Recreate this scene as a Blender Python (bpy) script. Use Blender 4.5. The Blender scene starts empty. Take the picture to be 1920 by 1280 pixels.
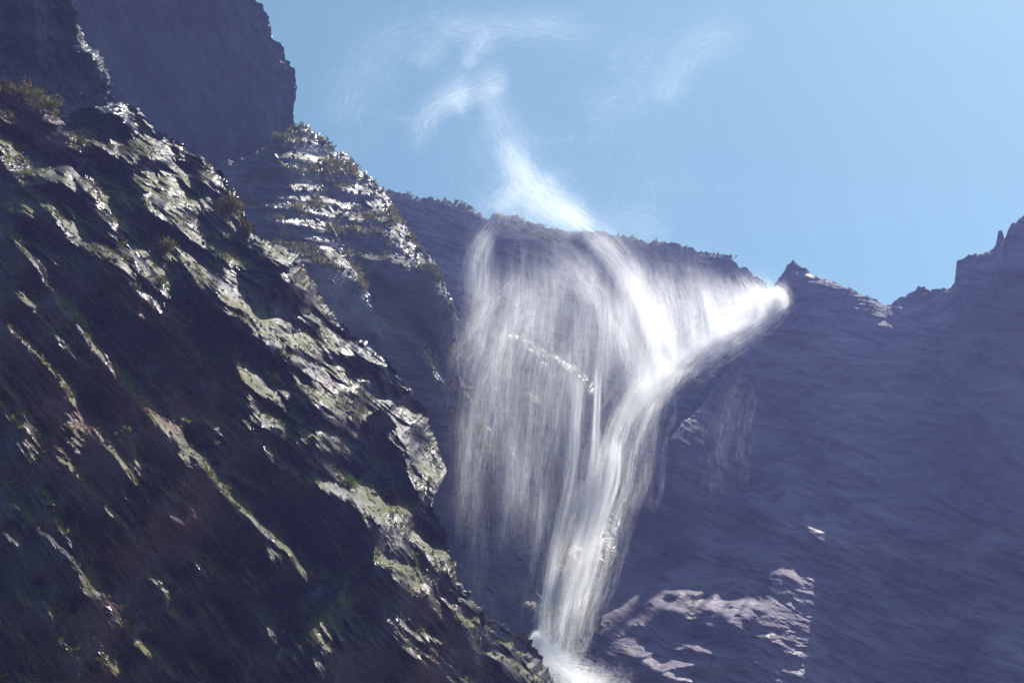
import bpy, math, random
import numpy as np
from mathutils import Vector

rng = np.random.default_rng(7)
random.seed(7)
D2R = math.radians
scene = bpy.context.scene
col = scene.collection

# ------------------------------------------------------------------ camera
PITCH = D2R(33.0)
FPX = 2059.0                    # focal length in pixels of the 1920 px wide photograph
CAM = np.array([0.0, 0.0, 1.6])
FW = np.array([0.0, math.cos(PITCH), math.sin(PITCH)])
RT = np.array([1.0, 0.0, 0.0])
UP = np.array([0.0, -math.sin(PITCH), math.cos(PITCH)])
cam_data = bpy.data.cameras.new("camera")
cam = bpy.data.objects.new("camera", cam_data)
col.objects.link(cam)
cam.location = CAM
cam.rotation_euler = (math.pi/2 + PITCH, 0, 0)
cam_data.sensor_width = 36.0
cam_data.lens = 36.0*FPX/1920.0
cam_data.clip_end = 20000
scene.camera = cam

# ------------------------------------------------------------------ sky and sun
SUN_AZ, SUN_EL = D2R(65.0), D2R(62.0)      # azimuth measured from +Y towards +X
world = bpy.data.worlds.new("World")
scene.world = world
world.use_nodes = True
wn = world.node_tree
wn.nodes.clear()
sky = wn.nodes.new("ShaderNodeTexSky")
sky.sky_type = 'NISHITA'
sky.sun_disc = False
sky.sun_elevation = SUN_EL
sky.sun_rotation = SUN_AZ
sky.altitude = 200
sky.air_density = 1.0
sky.dust_density = 0.6
sky.ozone_density = 0.3
bg = wn.nodes.new("ShaderNodeBackground")
bg.inputs["Strength"].default_value = 0.096
wo = wn.nodes.new("ShaderNodeOutputWorld")
tn = wn.nodes.new("ShaderNodeMix"); tn.data_type = 'RGBA'; tn.blend_type = 'MULTIPLY'
tn.inputs["Factor"].default_value = 1.0
tn.inputs[7].default_value = (0.99, 1.25, 1.0, 1)      # the clean, slightly cyan blue of this sky
wn.links.new(sky.outputs[0], tn.inputs[6])
wn.links.new(tn.outputs[2], bg.inputs[0])
wn.links.new(bg.outputs[0], wo.inputs[0])

sd = bpy.data.lights.new("sun", 'SUN')
sd.energy = 5.0
sd.angle = D2R(0.5)
sd.color = (1.0, 0.95, 0.88)
sun = bpy.data.objects.new("sun", sd)
col.objects.link(sun)
S = Vector((math.sin(SUN_AZ)*math.cos(SUN_EL), math.cos(SUN_AZ)*math.cos(SUN_EL), math.sin(SUN_EL)))
sun.rotation_euler = (-S).to_track_quat('-Z', 'Y').to_euler()
sun.location = (60, 60, 220)

scene.view_settings.view_transform = 'Standard'
scene.view_settings.look = 'None'
scene.view_settings.gamma = 1
scene.view_settings.exposure = 0.78
cy = scene.cycles
cy.max_bounces = 10
cy.diffuse_bounces = 9
cy.glossy_bounces = 2
cy.transmission_bounces = 2
cy.volume_bounces = 0
cy.transparent_max_bounces = 8
cy.use_denoising = True
cy.sample_clamp_indirect = 4.0
cy.caustics_reflective = False
cy.caustics_refractive = False

QUAL = 1.0

# ------------------------------------------------------------------ helpers
def unproj(px, py, d):
    px, py, d = np.asarray(px, float), np.asarray(py, float), np.asarray(d, float)
    a = (px - 960.0)/FPX
    b = (640.0 - py)/FPX
    return CAM + d[..., None]*(FW + a[..., None]*RT + b[..., None]*UP)

def _hash(ix, iy, seed):
    h = (ix.astype(np.int64)*374761393 + iy.astype(np.int64)*668265263 + seed*1442695041) & 0xffffffff
    h = ((h ^ (h >> 13))*1274126177) & 0xffffffff
    return (h ^ (h >> 16)) & 0xffffffff

def perlin(x, y, seed=0):
    x, y = np.broadcast_arrays(np.asarray(x, float), np.asarray(y, float))
    ix, iy = np.floor(x).astype(np.int64), np.floor(y).astype(np.int64)
    fx, fy = x - ix, y - iy
    u = fx*fx*fx*(fx*(fx*6-15)+10)
    v = fy*fy*fy*(fy*(fy*6-15)+10)
    def g(dx, dy):
        a = _hash(ix+dx, iy+dy, seed)*(2*math.pi/4294967296.0)
        return np.cos(a)*(fx-dx) + np.sin(a)*(fy-dy)
    n0 = g(0, 0)*(1-u) + g(1, 0)*u
    n1 = g(0, 1)*(1-u) + g(1, 1)*u
    return (n0*(1-v) + n1*v)*1.5

def fbm(x, y, seed=0, octv=4, gain=0.5, lac=2.03):
    a, s, tot = 1.0, 0.0, 0.0
    for o in range(octv):
        s = s + a*perlin(x, y, seed + o*17)
        tot += a
        a *= gain
        x = x*lac + 3.1
        y = y*lac + 7.7
    return s/tot

def ridged(x, y, seed=0, octv=4, gain=0.55):
    a, s, tot = 1.0, 0.0, 0.0
    for o in range(octv):
        s = s + a*(1 - 2*np.abs(perlin(x, y, seed + o*13)))
        tot += a
        a *= gain
        x = x*2.07 + 1.7
        y = y*2.07 + 5.3
    return s/tot

def sstep(a, b, x):
    t = np.clip((x - a)/(b - a), 0, 1)
    return t*t*(3-2*t)

def idw(px, py, ctrl, p=2.0, soft=60.0):
    num, den = 0.0, 0.0
    for cx, cyy, v in ctrl:
        w = 1.0/(((px-cx)**2 + (py-cyy)**2 + soft*soft)**(p/2*1.5))
        num = num + w*v
        den = den + w
    return num/den

def seg_dist(px, py, pts):
    """distance to a polyline, signed side (positive above/right) and the position along it (0..1)"""
    best = np.full(px.shape, 1e9)
    tt = np.zeros(px.shape)
    L = [0.0]
    for (x0, y0), (x1, y1) in zip(pts[:-1], pts[1:]):
        L.append(L[-1] + math.hypot(x1-x0, y1-y0))
    for i, ((x0, y0), (x1, y1)) in enumerate(zip(pts[:-1], pts[1:])):
        dx, dy = x1-x0, y1-y0
        l2 = dx*dx + dy*dy
        t = np.clip(((px-x0)*dx + (py-y0)*dy)/l2, 0, 1)
        d = np.hypot(px-x0-t*dx, py-y0-t*dy)
        m = d < best
        best = np.where(m, d, best)
        tt = np.where(m, (L[i] + t*math.sqrt(l2))/L[-1], tt)
    return best, tt

def line_mask(px, py, pts, w, wob=0.0, seed=0):
    if wob:
        px = px + wob*fbm(px/40, py/40, seed, 3)
        py = py + wob*fbm(px/40, py/40, seed+5, 3)
    d, t = seg_dist(px, py, pts)
    return np.exp(-(d/w)**2)*sstep(0, 0.06, t)*sstep(1.0, 0.92, t)

def blob(px, py, cx, cyy, rx, ry, ang=0.0):
    a = D2R(ang)
    x, y = px-cx, py-cyy
    u = (x*math.cos(a) + y*math.sin(a))/rx
    v = (-x*math.sin(a) + y*math.cos(a))/ry
    return np.exp(-(u*u + v*v))

def mesh_obj(name, V, F, mat, parent=None, smooth=False, cols=None):
    """V (n,3), F (m,k) -> one linked mesh object"""
    me = bpy.data.meshes.new(name)
    if parent is not None:
        V = V - np.array(parent.location)
    V = np.ascontiguousarray(V, dtype=np.float32)
    F = np.ascontiguousarray(F, dtype=np.int32)
    k = F.shape[1]
    me.vertices.add(len(V)); me.vertices.foreach_set("co", V.ravel())
    me.loops.add(F.size); me.loops.foreach_set("vertex_index", F.ravel())
    me.polygons.add(len(F))
    me.polygons.foreach_set("loop_start", np.arange(0, F.size, k, dtype=np.int32))
    me.polygons.foreach_set("loop_total", np.full(len(F), k, dtype=np.int32))
    me.polygons.foreach_set("use_smooth", np.full(len(F), smooth, dtype=bool))
    if cols is not None:
        at = me.attributes.new("tint", 'FLOAT', 'POINT')
        at.data.foreach_set("value", np.ascontiguousarray(cols, dtype=np.float32))
    me.update(calc_edges=True)
    if mat: me.materials.append(mat)
    o = bpy.data.objects.new(name, me)
    col.objects.link(o)
    if parent is not None:
        o.parent = parent
    return o

def structure(o):
    o["kind"] = "structure"
    return o

def tag(o, label, cat, group=None, kind=None):
    o["label"] = label
    o["category"] = cat
    if group: o["group"] = group
    if kind: o["kind"] = kind
    return o

def empty(name, loc):
    o = bpy.data.objects.new(name, None)
    o.location = loc
    o.empty_display_size = 0.5
    col.objects.link(o)
    return o

# ------------------------------------------------------------------ materials
def nt(name):
    m = bpy.data.materials.new(name)
    m.use_nodes = True
    t = m.node_tree
    t.nodes.clear()
    return m, t

class G:
    def __init__(s, t): s.t = t
    def n(s, typ, **kw):
        nd = s.t.nodes.new(typ)
        for k, v in kw.items(): setattr(nd, k, v)
        return nd
    def l(s, a, b): s.t.links.new(a, b)
    def noise(s, vec, scale, detail=4, rough=0.55, dist=0.0):
        nd = s.n("ShaderNodeTexNoise")
        nd.inputs["Scale"].default_value = scale
        nd.inputs["Detail"].default_value = detail
        nd.inputs["Roughness"].default_value = rough
        nd.inputs["Distortion"].default_value = dist
        s.l(vec, nd.inputs["Vector"])
        return nd.outputs["Fac"]
    def ramp(s, fac, stops):
        nd = s.n("ShaderNodeValToRGB")
        cr = nd.color_ramp
        while len(cr.elements) < len(stops): cr.elements.new(0.5)
        for e, (p, c) in zip(cr.elements, stops):
            e.position = p
            e.color = (c, c, c, 1) if isinstance(c, (int, float)) else (*c, 1)
        s.l(fac, nd.inputs[0])
        return nd.outputs[0]
    def mix(s, fac, a, b):
        nd = s.n("ShaderNodeMix", data_type='RGBA')
        for sock, v in ((nd.inputs["Factor"], fac), (nd.inputs[6], a), (nd.inputs[7], b)):
            if isinstance(v, bpy.types.NodeSocket): s.l(v, sock)
            elif isinstance(v, tuple): sock.default_value = (*v, 1)
            else: sock.default_value = v
        return nd.outputs[2]
    def math(s, op, a, b=None, clamp=False):
        nd = s.n("ShaderNodeMath", operation=op, use_clamp=clamp)
        for sock, v in ((nd.inputs[0], a), (nd.inputs[1], b)):
            if v is None: continue
            if isinstance(v, bpy.types.NodeSocket): s.l(v, sock)
            else: sock.default_value = v
        return nd.outputs[0]

def rock_material(name, dark, mid, warm, moss_amt, rot=(0, 0, 0), rough=(0.22, 0.6), scl=1.0, bump=0.38, moss_col=((0.028, 0.034, 0.005), (0.105, 0.10, 0.014))):
    m, t = nt(name)
    g = G(t)
    geo = g.n("ShaderNodeNewGeometry")
    mp = g.n("ShaderNodeMapping")
    mp0 = g.n("ShaderNodeMapping")              # first turn into the bedding, then stretch along it
    mp0.inputs["Rotation"].default_value = rot
    g.l(geo.outputs["Position"], mp0.inputs["Vector"])
    mp.inputs["Scale"].default_value = (0.16*scl, 0.7*scl, 1.0*scl)
    g.l(mp0.outputs[0], mp.inputs["Vector"])
    pos = geo.outputs["Position"]
    big = g.noise(pos, 0.09*scl, 5, 0.6, 0.5)
    strat = g.noise(mp.outputs[0], 1.1, 7, 0.65, 0.3)
    fine = g.noise(pos, 2.3*scl, 6, 0.65)
    c = g.mix(g.ramp(strat, [(0.35, 0.0), (0.65, 1.0)]), dark, mid)
    c = g.mix(g.ramp(big, [(0.5, 0.0), (0.7, 0.8)]), c, warm)
    # moss and dry grass growing on the ledges that face upwards
    sep = g.n("ShaderNodeSeparateXYZ")
    g.l(geo.outputs["Normal"], sep.inputs[0])
    upf = g.ramp(sep.outputs[2], [(0.15, 0.0), (0.45, 1.0)])
    mn = g.noise(pos, 0.35*scl, 6, 0.7)
    mm = g.ramp(mn, [(0.58 - 0.16*moss_amt, 0.0), (0.68 - 0.16*moss_amt, 1.0)])
    mm = g.math('MULTIPLY', mm, upf)
    mm = g.math('MULTIPLY', mm, min(1.0, moss_amt*1.3))
    mc = g.mix(g.ramp(fine, [(0.35, 0.0), (0.65, 1.0)]), moss_col[0], moss_col[1])
    c = g.mix(mm, c, mc)
    b = g.n("ShaderNodeBsdfPrincipled")
    g.l(c, b.inputs["Base Color"])
    wet = g.noise(mp.outputs[0], 0.9, 5, 0.7)
    r = g.ramp(wet, [(0.40, rough[0]), (0.52, rough[1])])
    r2 = g.math('MAXIMUM', r, g.math('MULTIPLY', mm, 0.75))
    g.l(r2, b.inputs["Roughness"])
    b.inputs["Specular IOR Level"].default_value = 0.38
    bp = g.n("ShaderNodeBump")
    bp.inputs["Strength"].default_value = bump
    bp.inputs["Distance"].default_value = 0.25/scl
    hh = g.math('ADD', g.math('MULTIPLY', fine, 0.6), strat)
    g.l(hh, bp.inputs["Height"])
    g.l(bp.outputs[0], b.inputs["Normal"])
    out = g.n("ShaderNodeOutputMaterial")
    g.l(b.outputs[0], out.inputs[0])
    return m

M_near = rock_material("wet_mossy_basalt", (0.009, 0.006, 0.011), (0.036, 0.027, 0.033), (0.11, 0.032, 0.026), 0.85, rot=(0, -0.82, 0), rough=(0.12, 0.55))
M_crag = rock_material("dark_crag_rock", (0.014, 0.015, 0.02), (0.045, 0.048, 0.06), (0.035, 0.035, 0.04), 0.5, rot=(0, -1.1, 0), rough=(0.3, 0.7), scl=0.6)
M_mid = rock_material("terraced_basalt", (0.018, 0.018, 0.024), (0.075, 0.073, 0.085), (0.06, 0.042, 0.038), 0.8, rot=(0, -0.14, 0), rough=(0.2, 0.6), scl=0.8)
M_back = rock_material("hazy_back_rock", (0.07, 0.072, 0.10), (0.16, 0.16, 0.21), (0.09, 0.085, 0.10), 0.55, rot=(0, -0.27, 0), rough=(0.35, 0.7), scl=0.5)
M_wall = rock_material("purple_wall_rock", (0.05, 0.037, 0.06), (0.17, 0.14, 0.18), (0.10, 0.075, 0.10), 0.3, rot=(0, -0.33, 0), rough=(0.45, 0.8), scl=0.32)

def water_material(name, base=(0.99, 0.99, 0.99), trans=0.88):
    m, t = nt(name)
    g = G(t)
    d = g.n("ShaderNodeBsdfDiffuse"); d.inputs[0].default_value = (*base, 1)
    tr = g.n("ShaderNodeBsdfTranslucent"); tr.inputs[0].default_value = (*base, 1)
    mx = g.n("ShaderNodeMixShader"); mx.inputs[0].default_value = trans
    g.l(d.outputs[0], mx.inputs[1]); g.l(tr.outputs[0], mx.inputs[2])
    out = g.n("ShaderNodeOutputMaterial")
    g.l(mx.outputs[0], out.inputs[0])
    return m
M_water = water_material("spray_water")

def leaf_material(name, c0, c1):
    m, t = nt(name)
    g = G(t)
    at = g.n("ShaderNodeAttribute"); at.attribute_name = "tint"
    c = g.mix(at.outputs["Fac"], c0, c1)
    d = g.n("ShaderNodeBsdfDiffuse"); g.l(c, d.inputs[0])
    tr = g.n("ShaderNodeBsdfTranslucent"); g.l(c, tr.inputs[0])
    mx = g.n("ShaderNodeMixShader"); mx.inputs[0].default_value = 0.45
    g.l(d.outputs[0], mx.inputs[1]); g.l(tr.outputs[0], mx.inputs[2])
    out = g.n("ShaderNodeOutputMaterial"); g.l(mx.outputs[0], out.inputs[0])
    return m
M_leaf_green = leaf_material("green_leaves", (0.07, 0.10, 0.015), (0.22, 0.22, 0.05))
M_leaf_olive = leaf_material("olive_leaves", (0.07, 0.07, 0.015), (0.26, 0.23, 0.07))
M_leaf_rust = leaf_material("rusty_leaves", (0.07, 0.048, 0.014), (0.21, 0.15, 0.045))
def plain(name, c, r=0.8):
    m, t = nt(name); g = G(t)
    b = g.n("ShaderNodeBsdfPrincipled")
    geo = g.n("ShaderNodeNewGeometry")
    f = g.noise(geo.outputs["Position"], 3.0, 4)
    g.l(g.mix(f, tuple(x*0.6 for x in c), tuple(x*1.4 for x in c)), b.inputs["Base Color"])
    b.inputs["Roughness"].default_value = r
    out = g.n("ShaderNodeOutputMaterial"); g.l(b.outputs[0], out.inputs[0])
    return m
M_twig = plain("twig_bark", (0.06, 0.045, 0.03))

# ------------------------------------------------------------------ cliffs
# Every cliff is one curved rock face. 'K' is how far the face leans back (rise over run seen
# from the gully floor); summing it up the face gives ledges (leaning back) and risers (upright).
LAY = {}
def cliff(name, mat, ang, sil, vbot, ustep, vstep, base, Kfun, leak=150.0, jag=(6, 1.0), seed=1, back=40.0, fine=0.0, lat=0.5, dscale=1.0):
    """ang: direction of the u axis in degrees below horizontal; sil: rim points; base: control depths"""
    a = D2R(ang)
    eu = np.array([math.cos(a), math.sin(a)])
    ev = np.array([math.sin(a), -math.cos(a)])      # up / right
    sp = np.array(sil, float)
    su, sv = sp@eu, sp@ev
    us = np.arange(su[0], su[-1], ustep/QUAL)
    vs = np.interp(us, su, sv)
    vs = vs + fbm(us/34, us*0+seed, seed+3, 2, 0.6)*jag[0]*0.8
    jf = fbm(us/11, us*0+seed, seed+13, 3, 0.65)*jag[0]*0.5 + np.maximum(0, perlin(us/7, us*0+2.5, seed+9))*jag[0]*0.5*jag[1]
    hk = np.hanning(int(90/ustep*QUAL)|1); hk /= hk.sum(); hp = len(hk)//2
    vm = np.convolve(np.pad(vs, hp, mode='edge'), hk, mode='valid')
    nv = int((np.max(vm) - vbot)/(vstep/QUAL))
    w = np.linspace(0, 1, nv)
    UU = np.broadcast_to(us[:, None], (len(us), nv))
    VV = vbot + (vm[:, None]-vbot)*w[None, :] + (vs-vm)[:, None]*np.exp(-(1-w[None, :])*(vm[:, None]-vbot)/60.0) + jf[:, None]*np.exp(-(1-w[None, :])*(vm[:, None]-vbot)/9.0)
    PX = UU*eu[0] + VV*ev[0]
    PY = UU*eu[1] + VV*ev[1]
    L0 = np.log(idw(PX, PY, base)) + math.log(dscale)
    K, H = Kfun(PX, PY, UU, VV, vs[:, None]-VV)
    dv = (vm - vbot)/(nv-1)
    Kb = np.gradient(L0, axis=1)/dv[:, None]*FPX
    ker = np.hanning(13); ker /= ker.sum()
    pad = np.pad(K, ((6, 6), (0, 0)), mode='edge')
    K = sum(ker[i]*pad[i:i+K.shape[0]] for i in range(13))
    # least-squares height whose lean is K up the face and level along the strata
    dm = dv.mean()
    g = (K - Kb)*(dv[:, None]/dm)
    g = g - g.mean()
    nu0, pu, pv_ = K.shape[0], 80, 120
    gp = np.pad(g, ((pu, pu), (pv_, pv_)), mode='reflect')
    gp *= np.minimum(1, np.minimum(np.arange(gp.shape[1]), np.arange(gp.shape[1])[::-1])/80.0)[None, :]
    gp *= np.minimum(1, np.minimum(np.arange(gp.shape[0]), np.arange(gp.shape[0])[::-1])/60.0)[:, None]
    du_ = ustep/QUAL
    wu = 2*np.pi*np.fft.fftfreq(gp.shape[0], du_)[:, None]
    wv = 2*np.pi*np.fft.rfftfreq(gp.shape[1], dm)[None, :]
    Lh = np.fft.rfft2(gp)*(-1j*wv)/(wv**2 + lat*wu**2 + 1.0/leak**2)
    out = np.fft.irfft2(Lh, s=gp.shape)[pu:-pu, pv_:-pv_]/FPX
    L = L0 + out + H/FPX
    P = unproj(PX, PY, np.exp(L))
    # the far side of the rim
    nb = 8
    q = (np.arange(1, nb+1)/nb)**1.5*back
    E0 = P[:, -1][:, None, :]
    vd = (E0-CAM)/np.linalg.norm(E0-CAM, axis=2, keepdims=True)
    inward = -(RT*ev[0] - UP*ev[1])
    B = E0 + q[None, :, None]*(vd*0.9 + 0.35*inward)
    P = np.concatenate([P, B], axis=1)
    nu, nvt = P.shape[:2]
    idx = np.arange(nu*nvt).reshape(nu, nvt)
    F = np.stack([idx[:-1, :-1], idx[1:, :-1], idx[1:, 1:], idx[:-1, 1:]], -1).reshape(-1, 4)
    o = mesh_obj(name, P.reshape(-1, 3), F, mat, smooth=False)
    structure(o)
    LAY[name] = dict(P=P[:, :nv], PX=PX, PY=PY, K=K)
    D = np.exp(L)
    print("LAYER", name, P.shape, "depth min/mean/max", D.min().round(1), D.mean().round(1), D.max().round(1), [(c[0], c[1], c[2], float(D.flat[np.argmin((PX-c[0])**2+(PY-c[1])**2)].round(1))) for c in base])
    return o

def ledges(s, t, seed, along=60., across=14., lo=0.1, hi=0.45, octv=4):
    """0..1: where ledges run along s"""
    n = ridged(s/along + 0.35*fbm(s/90, t/90, seed+2, 2), t/across + 0.8*fbm(s/110, t/60, seed+1, 3), seed, octv)
    return sstep(lo, hi, n)

# --- near slope (left), strata fan out from the upper left
L1 = [(95, 400), (150, 465), (215, 520), (290, 560), (370, 645), (440, 745), (520, 835), (600, 905), (660, 965), (760, 1030), (835, 1060), (862, 1120), (880, 1200), (905, 1290)]
def K_near(px, py, u, v, edge):
    ang = np.arctan2(py+500, px+900)
    s = np.hypot(px+900, py+500)
    t = ang*1500.0
    wx = px + 25*fbm(px/90, py/90, 31, 3); wy = py + 25*fbm(px/90, py/90, 35, 3)
    # which side of the main brow
    x1 = np.array([p[0] for p in L1]); y1 = np.array([p[1] for p in L1])
    brow = np.interp(wx, x1, y1)             # y of the brow at this x
    below = sstep(-5, 12, (wy - brow)*0.7) * (wx < 905) + (wx < 95)*sstep(-5, 30, wy-400-(wx-95)*0.9)*(1-sstep(-5, 12, (wy - brow)*0.7))
    below = np.clip(below, 0, 1)
    led = ledges(s, t, 11, 80, 17, 0.12, 0.5)
    led2 = ledges(s, t, 12, 38, 5, 0.2, 0.55, 3)
    patch = sstep(-0.25, 0.2, fbm(s/120, t/45, 21, 3))
    lump = fbm(px/9, py/9, 44, 3)
    H = 3.2*fbm(s/30, t/6, 45, 4, 0.7) + 5*ridged(s/140, t/15, 46, 4) + 1.8*ridged(s/36, t/5, 47, 3)
    led3 = ledges(s, t, 14, 55, 10, 0.1, 0.5, 3)
    led0 = ledges(s, t, 16, 190, 34, 0.05, 0.5, 3)
    upper = -2.2 + 2.8*led0 + 4.0*led*patch + 5.0*led2 + 2.6*led3*(0.3+0.7*patch)
    # dark recesses in the lit slope
    for b in [(225, 350, 50, 26, 45), (420, 590, 75, 24, 42), (190, 560, 110, 45, 45), (560, 700, 70, 14, 35), (600, 840, 45, 14, 40), (300, 700, 60, 30, 45), (705, 795, 30, 18, 20), (660, 880, 60, 12, 35), (255, 250, 40, 16, 35), (330, 430, 60, 14, 40)]:
        upper = upper - 3.2*blob(wx, wy, *b)
    for b in [(330, 290, 120, 26, 38), (650, 690, 110, 28, 36), (760, 780, 80, 20, 38), (230, 480, 120, 20, 38), (160, 300, 80, 20, 30), (640, 760, 70, 16, 35), (800, 860, 50, 20, 40), (700, 930, 120, 18, 38), (560, 800, 140, 12, 43), (960, 1230, 60, 30, 30)]:
        upper = upper + 1.3*blob(px, py, *b)
    # lower dark wall with thin glinting edges
    thin = ledges(s, t, 15, 120, 10, 0.42, 0.62)
    gate = sstep(0.02, 0.35, fbm(s/90, t/40, 27, 3))
    lower = -0.8 + 6.0*thin*gate*(0.4+led2)
    for pts, w, a in [([(130, 590), (200, 665), (262, 742), (330, 812), (400, 885), (470, 962), (540, 1030), (590, 1085)], 11, 2.6),
                      ([(0, 590), (60, 650), (110, 700), (160, 770), (215, 850), (300, 960)], 7, 1.6),
                      ([(120, 860), (180, 930), (230, 980), (290, 1050)], 5, 2.0),
                      ([(60, 980), (130, 1040), (200, 1120)], 5, 1.8),
                      ([(260, 1205), (300, 1235), (345, 1270)], 13, 2.2),
                      ([(285, 1075), (315, 1120)], 6, 1.8), ([(365, 1140), (390, 1155)], 6, 2.0),
                      ([(470, 960), (540, 1030), (600, 1090)], 6, 2.0),
                      ([(20, 440), (90, 520), (130, 580), (190, 620)], 8, 1.5),
                      ([(0, 700), (40, 760), (90, 830)], 6, 1.4),
                      ([(700, 1040), (760, 1065), (788, 1085)], 5, 2.2),
                      ([(290, 900), (370, 960), (400, 1000), (450, 1060), (500, 1090)], 5, 1.3)]:
        lower = lower + 3.2*a*line_mask(px, py, pts, w*0.7, 10, 51)*(0.45 + 1.2*led2)
    inside = ((px > -160) & (v > -1080)).astype(float)
    upper = upper - (upper*(1-below)*inside).sum()/((1-below)*inside).sum() + 1.1
    lower = lower - (lower*below*inside).sum()/(below*inside).sum() - 0.2
    K = upper*(1-below) + lower*below
    H = H*(1-0.3*below)
    return K, H
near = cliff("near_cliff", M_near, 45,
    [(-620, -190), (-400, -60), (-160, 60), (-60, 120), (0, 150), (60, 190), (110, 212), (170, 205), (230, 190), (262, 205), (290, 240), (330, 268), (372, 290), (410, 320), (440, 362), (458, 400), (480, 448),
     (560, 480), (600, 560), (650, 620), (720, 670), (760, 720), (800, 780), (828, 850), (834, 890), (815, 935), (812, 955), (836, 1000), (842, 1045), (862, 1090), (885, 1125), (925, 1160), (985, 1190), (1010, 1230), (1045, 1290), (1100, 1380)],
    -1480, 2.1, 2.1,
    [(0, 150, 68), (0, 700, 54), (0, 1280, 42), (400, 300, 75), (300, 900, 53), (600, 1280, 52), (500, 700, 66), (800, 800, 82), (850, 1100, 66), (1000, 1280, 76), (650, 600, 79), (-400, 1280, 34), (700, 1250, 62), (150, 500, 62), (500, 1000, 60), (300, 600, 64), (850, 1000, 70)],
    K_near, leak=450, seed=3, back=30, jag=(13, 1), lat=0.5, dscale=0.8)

# --- dark crag, upper left corner in front of the big face
def K_corner(px, py, u, v, edge):
    led = ledges(u, v, 61, 40, 14, 0.1, 0.5)
    lump = fbm(px/10, py/10, 62, 4)
    return -0.5 + 3.2*led*sstep(-0.1, .3, fbm(px/60, py/60, 66, 2)) + 1.5*np.exp(-edge/14), 7*ridged(px/26, py/34, 64, 5, 0.6)+4*fbm(px/8, py/8, 65, 3)
cliff("corner_crag", M_crag, 62, [(95, -140), (120, -60), (140, 0), (146, 40), (165, 80), (190, 110), (205, 150), (212, 185), (225, 230), (300, 300)],
    -640, 2.2, 2.2, [(0, 0, 82), (200, 150, 86), (0, 300, 76)], K_corner, seed=7, back=25, jag=(14, 1), dscale=0.78)

# --- big smooth dark face behind it
def K_crag(px, py, u, v, edge):
    lump = fbm(px/26, py/40, 72, 4)
    led = ledges(u, v, 73, 70, 12, 0.2, 0.5)
    return -0.5 + (0.9*led)*np.exp(-edge/50)*1.3 + 1.6*line_mask(px, py, [(215, 90), (240, 115), (255, 150), (252, 180)], 5, 5, 3) - 0.8*np.exp(-edge/18), 20*fbm(px/80, py/110, 75, 5, 0.5) + 4.0*ridged(px/36, py/60, 77, 4) + 5*np.exp(-edge/40)*ridged(px/16, py/16, 76, 4)
cliff("dark_crag", M_crag, 58, [(430, -180), (470, -60), (482, 0), (502, 30), (512, 72), (528, 88), (536, 108), (552, 132), (555, 165), (553, 190), (548, 214), (552, 228), (590, 300), (640, 380)],
    -330, 2.6, 2.6, [(300, 0, 108), (550, 100, 112), (300, 300, 104), (500, 300, 108)], K_crag, seed=8, back=30, jag=(10, 1))

# --- terraced cliff in the middle
def K_mid(px, py, u, v, edge):
    wy = py + 10*fbm(px/120, py/80, 81, 3) - 0.10*(px-600)
    # terraces
    T = np.zeros_like(px)
    for y0, w, x0, x1, a in [(268, 5, 475, 560, 2.2), (299, 4, 478, 640, 2.2), (318, 4, 500, 700, 1.5), (352, 5, 440, 720, 1.3), (376, 5, 470, 760, 1.6), (395, 6, 455, 770, 1.7), (421, 6, 455, 790, 2.0), (447, 4, 480, 800, 1.0), (470, 7, 440, 830, 1.6), (492, 5, 560, 830, 1.2)]:
        T += a*np.exp(-((wy-y0+0.0)/w)**2)*sstep(x0-20, x0+30, px)*sstep(x1+20, x1-30, px)
    T *= 3.0*np.clip(0.75 + 1.3*fbm(px/45, py/12, 83, 3), 0, 2)
    led = ledges(px, wy*1.0, 84, 40, 10, 0.15, 0.5)
    lump = fbm(px/8, py/8, 85, 3)
    H = 2.6*fbm(px/24, wy/6, 87, 4, 0.7) + 2.5*ridged(px/80, wy/20, 88, 4) + 5*np.exp(-edge/25)*ridged(px/14, py/14, 89, 4)
    K = -1.0 + T + 0.7*led*sstep(-0.1, 0.4, fbm(px/70, py/50, 86, 2)+0.8*np.exp(-edge/40)-0.2) + 1.4*np.exp(-edge/10)
    # smooth dark boulder-like face with a bright brow
    face = sstep(1.0, 0.7, np.hypot((px-600)/125, (py-560)/80))
    K = K*(1-face) + face*(-0.5)
    K = K + 2.0*line_mask(px, py, [(520, 478), (600, 480), (640, 488), (668, 515), (695, 545), (712, 590), (705, 640)], 8, 6, 3)*(0.8+lump)*2.6
    face2 = sstep(1.0, 0.6, np.hypot((px-790)/60, (py-560)/50))
    K = K*(1-face2) + face2*(-0.5)
    K = K + 2.2*line_mask(px, py, [(712, 595), (750, 610), (790, 640), (812, 680), (830, 720)], 9, 6, 4)*(0.8+lump)*2.6
    return K, H*(1-0.6*face)*(1-0.6*face2)
cliff("terraced_cliff", M_mid, 0, [(380, 330), (420, 305), (470, 292), (505, 272), (530, 262), (552, 236), (578, 236), (600, 256), (625, 280), (652, 292), (680, 320), (705, 342), (722, 362), (742, 395), (765, 432), (792, 468), (815, 490), (822, 520), (848, 560), (858, 600), (850, 640), (862, 700), (890, 760), (930, 860)],
    -980, 2.2, 2.0, [(450, 300, 99), (700, 350, 112), (550, 550, 94), (800, 600, 104), (850, 800, 100)], K_mid, seed=9, back=40, jag=(15, 1), leak=400, lat=0.3)

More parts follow.
